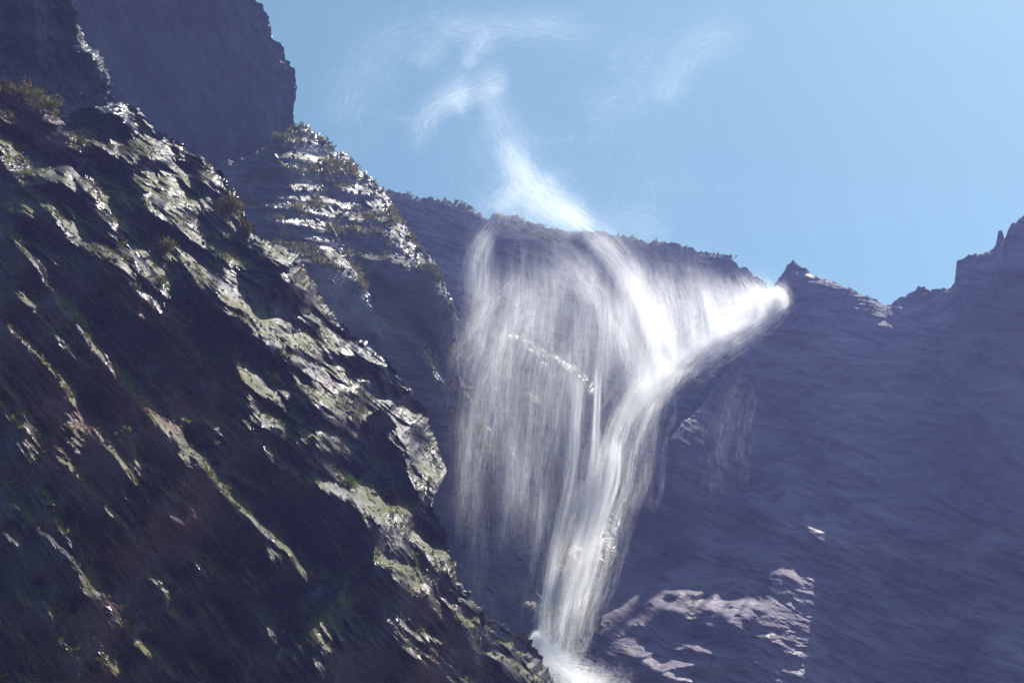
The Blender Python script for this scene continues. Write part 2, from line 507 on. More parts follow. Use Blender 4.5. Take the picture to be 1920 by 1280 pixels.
# --- slope running under the falling water
def K_spur(px, py, u, v, edge):
    t = py - 0.62*px
    s = px*0.85 + py*0.52
    led = ledges(s, t, 91, 60, 13, 0.05, 0.5)
    lump = fbm(px/8, py/8, 92, 3)
    K = -0.4 + 1.8*led*sstep(-0.3, 0.2, fbm(s/100, t/40, 93, 2))
    for pts, w, a in [([(850, 572), (920, 608), (1010, 652), (1070, 690), (1130, 740)], 7, 0.8), ([(870, 660), (960, 700), (1050, 760), (1110, 800)], 6, 1.2),
                      ([(800, 740), (900, 800), (1000, 850)], 8, 1.3), ([(860, 1060), (930, 1110), (1010, 1140), (1050, 1150)], 8, 1.5), ([(790, 930), (860, 970), (930, 1020)], 8, 1.3)]:
        K = K + a*line_mask(px, py, pts, w, 8, 95)
    return K, 3*fbm(s/18, t/8, 94, 4, 0.6)
cliff("spur_slope", M_mid, 42, [(760, 520), (848, 566), (880, 584), (925, 606), (1010, 648), (1060, 676), (1110, 715), (1150, 765), (1172, 830), (1168, 920), (1176, 950), (1150, 1010), (1160, 1060), (1120, 1120), (1130, 1180), (1085, 1230), (1120, 1330), (1200, 1500)],
    -620, 2.3, 2.3, [(850, 570, 134), (1000, 650, 138), (1150, 900, 132), (900, 900, 122), (1000, 1150, 106), (1100, 1280, 94), (1040, 1230, 95)], K_spur, seed=10, back=25, jag=(14, 1), leak=350, lat=0.2)

# --- cliff behind the waterfall
def K_back(px, py, u, v, edge):
    wy = py - 0.28*(px-1000) + 14*fbm(px/150, py/90, 101, 3)
    led = ledges(px, wy, 102, 90, 12, 0.15, 0.55)
    lump = fbm(px/9, py/9, 103, 3)
    return -0.4 + 0.9*led + 1.6*np.exp(-((edge-22)/9)**2)*sstep(900, 960, px)*sstep(1250, 1100, px) + 0.5*np.exp(-edge/8), 3.5*fbm(px/26, wy/7, 104, 4, 0.7) + 4*ridged(px/90, wy/22, 105, 4) + 4*np.exp(-edge/25)*ridged(px/14, py/14, 106, 4)
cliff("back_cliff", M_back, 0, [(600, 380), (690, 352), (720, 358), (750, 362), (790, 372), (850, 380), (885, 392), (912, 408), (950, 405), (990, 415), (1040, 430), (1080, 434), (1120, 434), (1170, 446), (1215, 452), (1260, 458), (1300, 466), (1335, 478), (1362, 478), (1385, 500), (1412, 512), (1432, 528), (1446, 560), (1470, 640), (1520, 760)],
    -1300, 2.4, 2.6, [(700, 360, 150), (1000, 420, 156), (1400, 530, 160), (1000, 800, 146), (1400, 900, 150)], K_back, seed=12, back=50, jag=(12, 1), leak=400, lat=0.3)

# --- big wall on the right
def K_wall(px, py, u, v, edge):
    sl = 0.12 + 0.25*sstep(600, 1000, py)
    wy = py - sl*(px-1200) + 18*fbm(px/170, py/90, 111, 3)
    led = ledges(px, wy, 112, 110, 10, 0.2, 0.6)
    led2 = ledges(px, wy, 113, 24, 4.5, 0.05, 0.45, 3)*(0.4+sstep(-0.2, 0.3, fbm(px/30, wy/14, 120, 3)))
    lump = fbm(px/12, py/9, 114, 3)
    K = -0.4 + 0.9*led + 0.9*ledges(px, wy, 124, 260, 22, 0.2, 0.6) + 0.4*fbm(px/180, py/120, 118, 2)
    K = K + 0.6*np.exp(-edge/20)
    H = 2.2*fbm(px/34, wy/6, 116, 4, 0.7) + 6*ridged(px/130, wy/24, 117, 4) + 4*np.exp(-edge/25)*ridged(px/14, py/14, 119, 4)
    sh = 0.05*np.exp(-((edge-30)/16)**2)*sstep(1550, 1600, px)*(0.3 + led2)
    lit = np.zeros_like(px)
    for cx, cyy, rx, ry, an, a in [(1210, 1065, 75, 26, 20, 1.2), (1300, 1110, 85, 34, 20, 1.4), (1240, 1130, 60, 14, 20, 0.8), (1430, 1135, 75, 17, 3, 1.5), (1350, 1018, 55, 11, 12, 1.3), (1420, 1045, 70, 6, 15, 1.0),
                                (1500, 1085, 60, 7, 25, 1.2), (1560, 1115, 50, 10, 30, 1.2), (1175, 1155, 35, 9, 15, 1.1), (1180, 1205, 70, 13, 30, 1.3), (1240, 1245, 60, 12, 25, 1.1), (1320, 1210, 60, 14, 10, 1.0),
                                (1300, 1240, 30, 8, 5, 1.0), (1400, 925, 32, 13, 25, 1.0), (1440, 945, 30, 20, 30, 0.8), (1530, 965, 35, 14, 20, 0.9), (1515, 992, 25, 7, 5, 1.0), (1600, 1220, 50, 18, 10, 0.8), (1170, 935, 20, 10, 30, 1.0), (1120, 1262, 60, 10, 15, 1.0), (1370, 1090, 90, 20, 15, 0.6)]:
        lit += a*blob(px, py, cx, cyy, rx, ry, an)
    lit = lit*np.clip(0.9 + 2.6*fbm(px/40, wy/9, 121, 3), 0, 1.6)
    H = H + 7.0*np.clip(lit*1.5, 0, 1)*fbm(px/22, wy/6, 122, 4, 0.65)
    rag = px + 25*fbm(px/30, py/16, 123, 3)
    lit = lit*(1 - sstep(1380, 1480, rag)*sstep(1050, 1100, py))
    H = H + 30*sstep(1380, 1640, rag)*sstep(950, 1150, py) + 16*sstep(1330, 1400, px)*sstep(1680, 1560, px)*sstep(980, 1060, py)*fbm(px/46, wy/15, 125, 4, 0.6)
    K = K + np.clip(lit, 0, 1.7)*(11*led2-1.2) + sh
    return K, H
cliff("wall_cliff", M_wall, 0, [(1000, 1250), (1060, 1120), (1150, 960), (1250, 830), (1340, 730), (1395, 640), (1425, 575), (1445, 545), (1455, 526), (1470, 512), (1478, 500), (1487, 487), (1500, 500), (1512, 502), (1522, 516), (1532, 522), (1560, 528), (1592, 538), (1612, 552), (1640, 560), (1662, 572), (1674, 570), (1690, 558), (1706, 550), (1722, 542), (1742, 540), (1754, 538), (1764, 544), (1784, 542), (1790, 530), (1794, 488), (1806, 484), (1830, 478), (1850, 474), (1868, 460), (1872, 434), (1880, 440), (1884, 450), (1892, 430), (1905, 415), (1925, 400), (2000, 380), (2100, 300), (2250, 200)],
    -1330, 2.3, 2.3, [(1450, 530, 163), (1900, 420, 140), (1200, 950, 134), (1200, 1280, 107), (1450, 750, 149), (1900, 900, 116), (1900, 1280, 100), (1600, 1100, 121), (1520, 1150, 119), (1500, 1280, 104), (1400, 950, 131), (1330, 1100, 118), (1700, 1200, 110), (1650, 570, 158), (1700, 800, 138)], K_wall, seed=14, back=50, jag=(11, 1), leak=500, lat=0.3)

# --- ground of the gully (below the picture)
gm = rock_material("gully_ground_rock", (0.05, 0.045, 0.04), (0.16, 0.15, 0.14), (0.12, 0.09, 0.07), 0.6, scl=0.5)
xs = np.linspace(-900, 900, 121); ys = np.linspace(-900, 900, 121)
GX, GY = np.meshgrid(xs, ys, indexing='ij')
GZ = 1.2*fbm(GX/60, GY/60, 5, 3) - 1.2
GZ = np.where(np.hypot(GX, GY) < 20, -1.0, GZ)
idx = np.arange(GX.size).reshape(GX.shape)
structure(mesh_obj("ground", np.stack([GX, GY, GZ], -1).reshape(-1, 3),
    np.stack([idx[:-1, :-1], idx[1:, :-1], idx[1:, 1:], idx[:-1, 1:]], -1).reshape(-1, 4), gm, smooth=True))

# ------------------------------------------------------------------ small plants and loose stones on the ledges
def surf(name, seed, n, test, lo=0.6):
    """n random points on a cliff face where the face leans back; returns positions and normals"""
    d = LAY[name]; r = np.random.default_rng(seed)
    P = d["P"]
    E1 = np.gradient(P, axis=0); E2 = np.gradient(P, axis=1)
    N = np.cross(E1, E2); N /= np.linalg.norm(N, axis=2, keepdims=True)+1e-9
    N *= np.sign(np.sum(N*(CAM-P), axis=2, keepdims=True))
    lit = N@np.array(S)
    wgt = np.clip(lit-0.02, 0, 0.4)*test(d["PX"], d["PY"])
    wgt[:2] = 0; wgt[-2:] = 0; wgt[:, :3] = 0
    w = wgt.ravel(); w = w/w.sum()
    k = r.choice(len(w), n, p=w)
    return P.reshape(-1, 3)[k], N.reshape(-1, 3)[k]

def blades(P, N, r, nb, size, spread, width):
    """tufts: nb blades / leaves per point as small kites"""
    n = len(P)
    k = np.repeat(np.arange(n), nb)
    sz = (size*np.exp(0.45*r.normal(size=n)))[k]
    up = np.array([0, 0, 1.0])*0.7 + N[k]*0.5 + spread*r.normal(size=(n*nb, 3))
    up /= np.linalg.norm(up, axis=1, keepdims=True)
    base = P[k] + 0.45*sz[:, None]*r.normal(size=(n*nb, 3))*np.array([1, 1, 0.6])
    ln = (sz*np.exp(0.3*r.normal(size=n*nb)))[:, None]
    sd_ = np.cross(up, r.normal(size=(n*nb, 3))); sd_ /= np.linalg.norm(sd_, axis=1, keepdims=True)
    wd_ = sz[:, None]*width
    V = np.stack([base, base+up*ln*0.5+sd_*wd_, base+up*ln, base+up*ln*0.5-sd_*wd_], 1).reshape(-1, 3)
    tint = np.repeat(np.clip(r.random(n)[k]*0.6+r.random(n*nb)*0.4, 0, 1), 4)
    return V, np.arange(n*nb*4).reshape(-1, 4), tint

ROCKS = []
def rock_shape(r, n=14):
    import bmesh
    bm = bmesh.new()
    for _ in range(n):
        v = r.normal(size=3); v /= np.linalg.norm(v); v *= r.uniform(0.75, 1.0)
        bm.verts.new(v*np.array([1.0, 0.75, 0.6]))
    bmesh.ops.convex_hull(bm, input=bm.verts)
    bmesh.ops.delete(bm, geom=[v for v in bm.verts if not v.link_faces], context='VERTS')
    bmesh.ops.triangulate(bm, faces=bm.faces)
    bm.verts.index_update()
    V = np.array([v.co[:] for v in bm.verts]); F = np.array([[q.index for q in f.verts] for f in bm.faces])
    bm.free()
    return V, F
rr = np.random.default_rng(3)
for _ in range(12): ROCKS.append(rock_shape(rr))
def stones(name, src, seed, n, size, test, mat):
    P, N = surf(src, seed, n, test)
    r = np.random.default_rng(seed)
    VV_, FF_, off = [], [], 0
    ax = np.array([0.75, 0.1, -0.65])
    for i in range(n):
        V, F = ROCKS[i % 12]
        a = ax + 0.3*r.normal(size=3); a /= np.linalg.norm(a)
        b = np.cross(a, N[i]); b /= np.linalg.norm(b)+1e-9
        c = np.cross(a, b)
        s_ = size*math.exp(0.5*r.normal())
        VV_.append(P[i] + s_*(V[:, :1]*a*1.5 + V[:, 1:2]*b + V[:, 2:3]*c) + N[i]*s_*0.1)
        FF_.append(F+off); off += len(V)
    o = mesh_obj(name, np.concatenate(VV_), np.concatenate(FF_), mat)
    o["kind"] = "stuff"; o["label"] = "loose angular stones lying on the wet ledges"
    return o
def moss_test(seed, sc):
    return lambda X, Y: sstep(0.0, 0.3, fbm(X/sc, Y/sc*1.4, seed, 4))*((Y > 0) | (X < 0))
anyw = lambda X, Y: np.ones_like(X)
stones("loose_stones", "near_cliff", 301, 5000, 0.07, anyw, M_near)
stones("loose_stones", "terraced_cliff", 302, 1200, 0.13, anyw, M_mid)
stones("loose_stones", "spur_slope", 303, 2000, 0.17, anyw, M_mid)
def scrub(src, seed, n, size, test, mat):
    P, N = surf(src, seed, n, test)
    V, F, tint = blades(P, N, np.random.default_rng(seed), 9, size, 0.8, 0.32)
    o = mesh_obj("scrub", V, F, mat, cols=tint)
    o["kind"] = "stuff"; o["label"] = "low grass, moss and scrub growing on the ledges"
scrub("near_cliff", 311, 7500, 0.055, moss_test(411, 90), M_leaf_green)
scrub("near_cliff", 312, 6000, 0.06, moss_test(412, 70), M_leaf_olive)
scrub("near_cliff", 313, 2500, 0.06, moss_test(413, 60), M_leaf_rust)
scrub("terraced_cliff", 314, 4500, 0.13, moss_test(414, 60), M_leaf_olive)
scrub("spur_slope", 315, 3000, 0.13, moss_test(415, 60), M_leaf_olive)
scrub("back_cliff", 316, 1500, 0.16, lambda X, Y: np.ones_like(X), M_leaf_olive)

# ------------------------------------------------------------------ shrubs and boulders, one by one
def at(name, px, py):
    d = LAY[name]
    k = np.argmin((d["PX"]-px)**2 + (d["PY"]-py)**2)
    return d["P"].reshape(-1, 3)[k]

def shrub(src, px, py, rw, rh, leaf, label, seed):
    r = np.random.default_rng(seed)
    p = at(src, px, py + rh*0.5)
    m = float((p-CAM)@FW)/FPX
    w, h = rw*m, rh*m*1.15
    e = empty("shrub", tuple(p))
    tag(e, label, "shrub")
    # stems
    ns = 9
    V, F, off = [], [], 0
    tips = []
    for i in range(ns):
        an = r.uniform(0, 6.28); out_ = r.uniform(0.2, 0.9)
        tip = p + np.array([math.cos(an)*w*out_, math.sin(an)*w*out_*0.7, h*r.uniform(0.6, 1.0)])
        mid = (p+tip)/2 + np.array([0, 0, h*0.08])
        tips.append(tip)
        for a, b, ra, rb in ((p-np.array([0, 0, 0.1*h]), mid, 0.03*w+0.01, 0.02*w+0.006), (mid, tip, 0.02*w+0.006, 0.006*w)):
            ax = (b-a)/np.linalg.norm(b-a); s1 = np.cross(ax, [0.3, 0.9, 0.1]); s1 /= np.linalg.norm(s1); s2 = np.cross(ax, s1)
            ring = [(a + ra*(math.cos(q)*s1+math.sin(q)*s2)) for q in (0, 2.09, 4.19)] + [(b + rb*(math.cos(q)*s1+math.sin(q)*s2)) for q in (0, 2.09, 4.19)]
            V += ring; F += [(off+j, off+(j+1) % 3, off+3+(j+1) % 3, off+3+j) for j in range(3)]; off += 6
    mesh_obj("stems", np.array(V), np.array(F), M_twig, e)
    # leaf clumps round the stem tips and between them
    nc = 26
    C = []
    for i in range(nc):
        q = tips[i % ns]*r.uniform(0.55, 1.02) + 0.0
        f = r.uniform(0.35, 1.0)
        C.append(p + (tips[i % ns]-p)*f + r.normal(size=3)*np.array([w, w*0.7, h])*0.16)
    C = np.array(C)
    nl = 46
    k = np.repeat(np.arange(nc), nl)
    base = C[k] + r.normal(size=(nc*nl, 3))*np.array([w*0.15, w*0.13, h*0.11])
    dr = r.normal(size=(nc*nl, 3)) + (base-p)/max(w, h)*1.1 + np.array([0, 0, 0.5]); dr /= np.linalg.norm(dr, axis=1, keepdims=True)
    sd_ = np.cross(dr, r.normal(size=(nc*nl, 3))); sd_ /= np.linalg.norm(sd_, axis=1, keepdims=True)
    ll = (0.13*max(w, h)*np.exp(0.35*r.normal(size=nc*nl)))[:, None]
    V = np.stack([base, base+dr*ll*0.5+sd_*ll*0.17, base+dr*ll, base+dr*ll*0.5-sd_*ll*0.17], 1).reshape(-1, 3)
    tint = np.repeat(np.clip(r.random(nc)[k]*0.7 + r.random(nc*nl)*0.3, 0, 1), 4)
    mesh_obj("foliage", V, np.arange(len(V)).reshape(-1, 4), leaf, e, cols=tint)
    return e
G_, O_, U_ = M_leaf_green, M_leaf_olive, M_leaf_rust
for i, a in enumerate([
    ("near_cliff", 32, 178, 42, 40, U_, "brown-yellow bushy shrub at the left edge of the photo below the corner crag"),
    ("near_cliff", 78, 198, 34, 40, O_, "grey-olive shrub just right of the brown shrub at the left edge"),
    ("near_cliff", 176, 218, 22, 26, U_, "tawny shrub at the foot of the corner crag"),
    ("near_cliff", 150, 268, 26, 20, G_, "low green shrub below the tawny shrub near the corner crag"),
    ("near_cliff", 425, 388, 34, 26, U_, "tan grassy bush on the rim of the near slope beside the dark crag foot"),
    ("near_cliff", 456, 436, 14, 30, U_, "upright rust-brown shrub where the near slope meets the terraces"),
    ("near_cliff", 305, 466, 24, 36, O_, "tall olive shrub in the middle of the near slope above a dark hollow"),
    ("near_cliff", 296, 528, 24, 20, G_, "round green shrub directly below the tall olive shrub"),
    ("near_cliff", 532, 562, 26, 24, U_, "sandy-brown shrub beside the dark smooth rock face"),
    ("near_cliff", 508, 712, 26, 24, G_, "bright green shrub on the brow of the long dark wall"),
    ("near_cliff", 652, 908, 28, 18, G_, "yellow-green cushion shrub low on the brow of the dark wall"),
    ("near_cliff", 718, 925, 24, 14, O_, "low olive shrub right of the yellow-green cushion shrub"),
    ("terraced_cliff", 528, 262, 20, 28, G_, "pale green shrub standing on the top terrace below the big crag"),
    ("terraced_cliff", 805, 512, 15, 10, G_, "small green shrub at the outer end of the terraces beside the veil"),
    ("wall_cliff", 1735, 556, 11, 8, G_, "small yellow-green shrub on the saddle of the right-hand ridge"),
    ("wall_cliff", 1592, 1124, 16, 12, O_, "lone sunlit shrub low on the purple right-hand wall")]):
    shrub(*a, 500+i)

def boulder(src, px, py, rw, rh, mat, label, seed):
    import bmesh
    r = np.random.default_rng(seed)
    p = at(src, px, py + rh*0.4)
    m = float((p-CAM)@FW)/FPX
    bm = bmesh.new()
    bmesh.ops.create_icosphere(bm, subdivisions=6, radius=1.0)
    V = np.array([v.co[:] for v in bm.verts]); F = np.array([[q.index for q in f.verts] for f in bm.faces])
    bm.free()
    # cut flat fracture faces, then roughen
    for _ in range(11):
        n = r.normal(size=3); n /= np.linalg.norm(n); c = r.uniform(0.45, 0.8)
        d = V@n - c
        V = V - np.clip(d, 0, None)[:, None]*n*0.93
    nz = ridged(V[:, 0]*2.2+V[:, 2]*1.3+seed, V[:, 1]*2.2+V[:, 2]*2.0, seed, 5)
    nz2 = fbm(V[:, 0]*7+V[:, 2]*9, V[:, 1]*7+V[:, 2]*14, seed+3, 4, 0.6)
    V = V*(1+0.16*nz+0.12*nz2)[:, None]
    V = V*np.array([rw*m, rw*m*0.9, rh*m])
    o = mesh_obj("boulder", V, F, mat)
    o.location = tuple(p + np.array([0, 0, rh*m*0.45]))
    tag(o, label, "boulder")
boulder("near_cliff", 706, 790, 36, 27, M_near, "big dark boulder jutting from the sunlit slope left of the veil", 4)
boulder("near_cliff", 818, 1003, 18, 14, M_near, "dark block on the rim of the slope against the falling veil", 15)
boulder("near_cliff", 905, 1163, 17, 15, M_near, "dark rounded block low on the slope rim near the foot of the fall", 26)

# ------------------------------------------------------------------ falling water
class Spray:
    """droplets drawn out along their path; each a small splinter of water, turned sunward to brighten the spray, with slight random scatter"""
    def __init__(s): s.p, s.d, s.l, s.w = [], [], [], []
    def add(s, P, Dr, ln, wd):
        s.p.append(P); s.d.append(Dr); s.l.append(np.broadcast_to(ln, len(P))); s.w.append(np.broadcast_to(wd, len(P)))
    def build(s, name, mat, parent=None):
        P = np.concatenate(s.p); Dr = np.concatenate(s.d); ln = np.concatenate(s.l); wd = np.concatenate(s.w)
        n = len(P)
        Dr = Dr/np.linalg.norm(Dr, axis=1, keepdims=True)
        r = rng.normal(size=(n, 3))
        a = np.cross(Dr, np.array(S)[None, :] + 0.25*r); a /= np.linalg.norm(a, axis=1, keepdims=True)
        b = np.cross(Dr, a)
        h = (ln*0.5)[:, None]; w = wd[:, None]
        V = np.stack([P + Dr*h, P + a*w, P - Dr*h, P - a*w], 1).reshape(-1, 3)
        F = np.arange(n*4).reshape(-1, 4)
        print(name, n)
        return mesh_obj(name, V, F, mat, parent)

def poly_eval(pts, t):
    """smooth curve (Catmull-Rom) through rows (x, y, depth, sigma) at t in 0..1; value and tangent"""
    A = np.array(pts, float)
    L = np.concatenate([[0], np.cumsum(np.hypot(*(A[1:, :2]-A[:-1, :2]).T))]); L /= L[-1]
    M = np.zeros_like(A)
    M[1:-1] = (A[2:]-A[:-2])/(L[2:]-L[:-2])[:, None]
    M[0] = (A[1]-A[0])/(L[1]-L[0]); M[-1] = (A[-1]-A[-2])/(L[-1]-L[-2])
    i = np.clip(np.searchsorted(L, t, side='right')-1, 0, len(A)-2)
    h = (L[i+1]-L[i])[:, None]
    q = ((t-L[i])/(L[i+1]-L[i]))[:, None]
    p = (2*q**3-3*q**2+1)*A[i] + (q**3-2*q**2+q)*h*M[i] + (-2*q**3+3*q**2)*A[i+1] + (q**3-q**2)*h*M[i+1]
    dp = ((6*q*q-6*q)*A[i] + (3*q*q-4*q+1)*h*M[i] + (-6*q*q+6*q)*A[i+1] + (3*q*q-2*q)*h*M[i+1])/h
    return p, dp

FSC = 0.82
LS = 1.0
def stream(sp, pts, n, strands=12, tight=0.25, ln=6.0, wd=0.22, fade=(0.05, 0.15), pw=1.0, tilt=0.06, zmul=1.0):
    """droplets along a path given as (px, py, depth, sigma px); n = number of droplets"""
    n = int(n)
    # position along, faded at both ends
    t = rng.random(int(n*1.6)+10)**pw
    keep = rng.random(len(t)) < np.minimum(1, t/max(fade[0], 1e-3))*np.minimum(1, (1-t)/max(fade[1], 1e-3))
    t = t[keep][:n]
    n = len(t)
    so = rng.normal(size=strands); sz = rng.normal(size=strands); ph = rng.random(strands)*6.28
    fr = rng.random(strands)*2+1.0
    am = rng.exponential(1.0, strands)+0.2
    k = rng.choice(strands, n, p=am/am.sum())
    free = rng.random(n) < 0.42
    p, dp = poly_eval(pts, t)
    p[:, 2] *= FSC
    cap = np.interp(p[:, 0], [840, 950, 1060], [88, 96, 150]) + 30*sstep(640, 430, p[:, 1])
    p[:, 2] = np.minimum(p[:, 2], cap)
    off = so[k] + 0.25*np.sin(ph[k]+fr[k]*t*5) + tight*rng.normal(size=n)
    off = np.where(free, rng.normal(size=n)*1.05, off)
    T = dp[:, :2]/np.linalg.norm(dp[:, :2], axis=1, keepdims=True)
    N = np.stack([-T[:, 1], T[:, 0]], 1)
    sg = np.maximum(p[:, 3], 0.5)
    xy = p[:, :2] + N*(off*sg)[:, None]
    mpp = p[:, 2]/FPX
    dz = (sz[k]*0.7 + 0.4*rng.normal(size=n))*sg*mpp*zmul
    P = unproj(xy[:, 0], xy[:, 1], p[:, 2]+dz)
    Dr = RT*T[:, :1] - UP*T[:, 1:2] + tilt/LS*rng.normal(size=(n, 3))
    ls = np.exp(0.4*rng.normal(size=n))
    wd = wd*WS
    sp.add(P, Dr, LS*ln*mpp*ls, wd*mpp*np.exp(0.35*rng.normal(size=n))*1.3)

NQ = 1.0
WS = 0.07                # droplet width scale
fall = empty("waterfall", tuple(unproj(np.array(1060.), np.array(1200.), np.array(104.))))
tag(fall, "white waterfall blown sideways by the wind from the ridge notch into a wide veil", "waterfall")

# the dense jet leaving the notch and running along the lower edge of the veil
jet = Spray()
LS = 2.6
NQ = 0.27
djet = lambda x: float(np.interp(x, [1190, 1225, 1262, 1310, 1370, 1425, 1450], [114, 118, 123, 130, 139, 149, 154]))/FSC
fixd = lambda pts: [(x, y, djet(x), w) for x, y, _, w in pts]
core = [(1448, 545, 152, 10), (1462, 560, 151, 13), (1425, 588, 150, 15), (1370, 615, 148, 15), (1310, 645, 146, 15), (1262, 680, 144, 17), (1225, 712, 142, 17), (1192, 748, 140, 15)]
stream(jet, fixd(core), 120000*NQ, 30, 0.3, 7, 0.32, (0.02, 0.04), 0.95)
stream(jet, fixd([(1452, 540, 152, 5), (1470, 552, 151, 5), (1472, 575, 151, 4), (1440, 608, 150, 6), (1400, 628, 149, 8), (1330, 668, 147, 10), (1270, 712, 145, 14)]), 22000*NQ, 14, 0.3, 5, 0.24, (0.02, 0.15))
stream(jet, fixd([(1430, 545, 152, 8), (1408, 585, 151, 14), (1340, 620, 149, 16), (1290, 650, 147, 14)]), 30000*NQ, 16, 0.3, 6, 0.3)
stream(jet, fixd([(1245, 665, 143, 22), (1225, 705, 142, 20), (1195, 745, 140, 16), (1172, 790, 138, 16)]), 30000*NQ, 16, 0.3, 6, 0.3, (0.1, 0.2))
# spindrift hanging under the jet
for q in range(46):
    x0 = rng.uniform(1180, 1440); 
    y0 = np.interp(x0, [1180, 1225, 1262, 1310, 1370, 1425, 1465], [770, 728, 698, 665, 632, 608, 575])
    ln_ = rng.uniform(30, 75)*(1.3 - (x0-1180)/400)
    stream(jet, fixd([(x0, y0, 145, 9), (x0-12, y0+ln_*0.5, 145, 10), (x0-20, y0+ln_, 144, 10)]), 900*NQ, 5, 0.3, 4, 0.2, (0.02, 0.9), 1.3)
jet.build("jet", M_water, fall)

# the veil: streaks combed up and to the left from the jet, then arcs that bend down and fall
veil = Spray()
LS = 5.5
WS = 0.05
NQ = 0.24
top = lambda x: np.interp(x, [870, 920, 1000, 1100, 1200, 1300, 1400, 1450], [440, 420, 425, 438, 462, 490, 512, 528])
for q in range(90):
    f = rng.random()
    x0 = 1215 + f*240
    y0 = float(np.interp(x0, [1192, 1225, 1262, 1310, 1370, 1425, 1465], [740, 705, 672, 640, 608, 580, 550]))
    dx = rng.uniform(15, 45)
    hgt = (y0 - top(x0-dx))*rng.uniform(0.6, 1.08)
    if hgt < 10: continue
    d0 = djet(x0)
    stream(veil, [(x0, y0, d0+2, 6), (x0-dx*0.25, y0-hgt*0.4, d0+2, 9), (x0-dx, y0-hgt, d0+2, 12)], (500+14*hgt)*NQ, 6, 0.3, 6, 0.2, (0.01, 0.75), 1.25)
arcs = [
 # bright arcs bending from the crest down to the jet
 ([(1085, 425, 140, 10), (1135, 460, 140, 14), (1180, 520, 140, 12), (1213, 590, 141, 9), (1235, 665, 142, 8), (1240, 705, 142, 7)], 22000),
 ([(1110, 440, 140, 16), (1160, 490, 140, 18), (1215, 570, 141, 16), (1250, 650, 142, 12)], 12000),
 ([(1030, 450, 138, 12), (1080, 495, 138, 13), (1118, 550, 138, 10), (1135, 610, 137, 8), (1128, 700, 136, 8), (1120, 790, 136, 10)], 13000),
 ([(1060, 500, 138, 12), (1130, 560, 138, 13), (1180, 640, 139, 13), (1205, 720, 140, 12), (1170, 800, 138, 12)], 10000),
 ([(990, 480, 136, 16), (1060, 520, 136, 16), (1095, 590, 136, 12), (1095, 680, 135, 10), (1075, 780, 132, 9), (1070, 900, 128, 9)], 9000),
 ([(1150, 560, 139, 12), (1170, 640, 139, 12), (1185, 720, 139, 14), (1160, 780, 138, 14)], 8000),
 # left streamers
 ([(915, 425, 128, 12), (898, 455, 128, 13), (884, 510, 128, 12), (886, 570, 128, 12)], 7000),
 ([(920, 440, 130, 8), (905, 490, 130, 9), (900, 560, 122, 12), (880, 640, 112, 16)], 7000),
 ([(985, 520, 132, 16), (925, 580, 122, 16), (880, 640, 112, 14), (840, 700, 108, 14)], 7000),
 ([(1040, 520, 134, 16), (975, 570, 132, 14), (940, 630, 130, 14), (905, 710, 127, 11), (885, 800, 124, 10), (868, 900, 120, 10), (855, 1020, 116, 9)], 15000),
 ([(1010, 570, 133, 14), (960, 640, 131, 14), (930, 740, 128, 11), (905, 860, 124, 10), (890, 960, 120, 10)], 9000),
 ([(1070, 560, 135, 14), (1020, 620, 133, 14), (975, 700, 130, 14), (955, 800, 127, 12), (940, 920, 123, 12), (930, 1060, 119, 12)], 8000),
 ([(1100, 600, 136, 14), (1060, 680, 134, 14), (1030, 780, 131, 14), (1000, 900, 127, 14), (985, 1050, 121, 12)], 7000),
]
for pts, n in arcs:
    stream(veil, pts, n*1.35*NQ, 16, 0.3, 6, 0.17, (0.12, 0.25), 1.0)
# broad thin curtain of fine droplets
for q in range(110):
    x0 = rng.uniform(885, 1230); y0 = rng.uniform(455, 640)
    ll = rng.uniform(90, 230)
    sw = (1080-x0)*rng.uniform(0.02, 0.16)
    stream(veil, [(x0, y0, 134+rng.uniform(-5, 6), 14), (x0-sw*0.3, y0+ll*0.5, 134, 13), (x0-sw-8, y0+ll, 132, 12)], 2600*NQ, 5, 0.22, 5, 0.14, (0.3, 0.4))
for q in range(70):
    x0 = rng.uniform(870, 1110); y0 = rng.uniform(640, 950)
    ll = rng.uniform(120, 260)
    stream(veil, [(x0, y0, 128, 11), (x0-6, y0+ll*0.5, 126, 11), (x0-16, y0+ll, 123, 11)], 1600*NQ, 5, 0.2, 6, 0.13, (0.3, 0.5))
for pts, n in [([(950, 450, 128, 45), (950, 600, 124, 45), (930, 800, 118, 40), (900, 1050, 110, 35)], 50000),
               ([(1050, 470, 134, 45), (1080, 600, 134, 50), (1050, 800, 128, 50), (1000, 1060, 116, 45)], 60000),
               ([(1150, 500, 138, 40), (1180, 620, 138, 35), (1150, 750, 134, 35)], 30000),
               ([(1220, 520, 140, 30), (1300, 560, 142, 30), (1400, 560, 144, 16)], 16000)]:
    stream(veil, pts, n*0.25, 60, 1.2, 5, 0.13, (0.15, 0.5), 1.0)
veil.build("veil", M_water, fall)

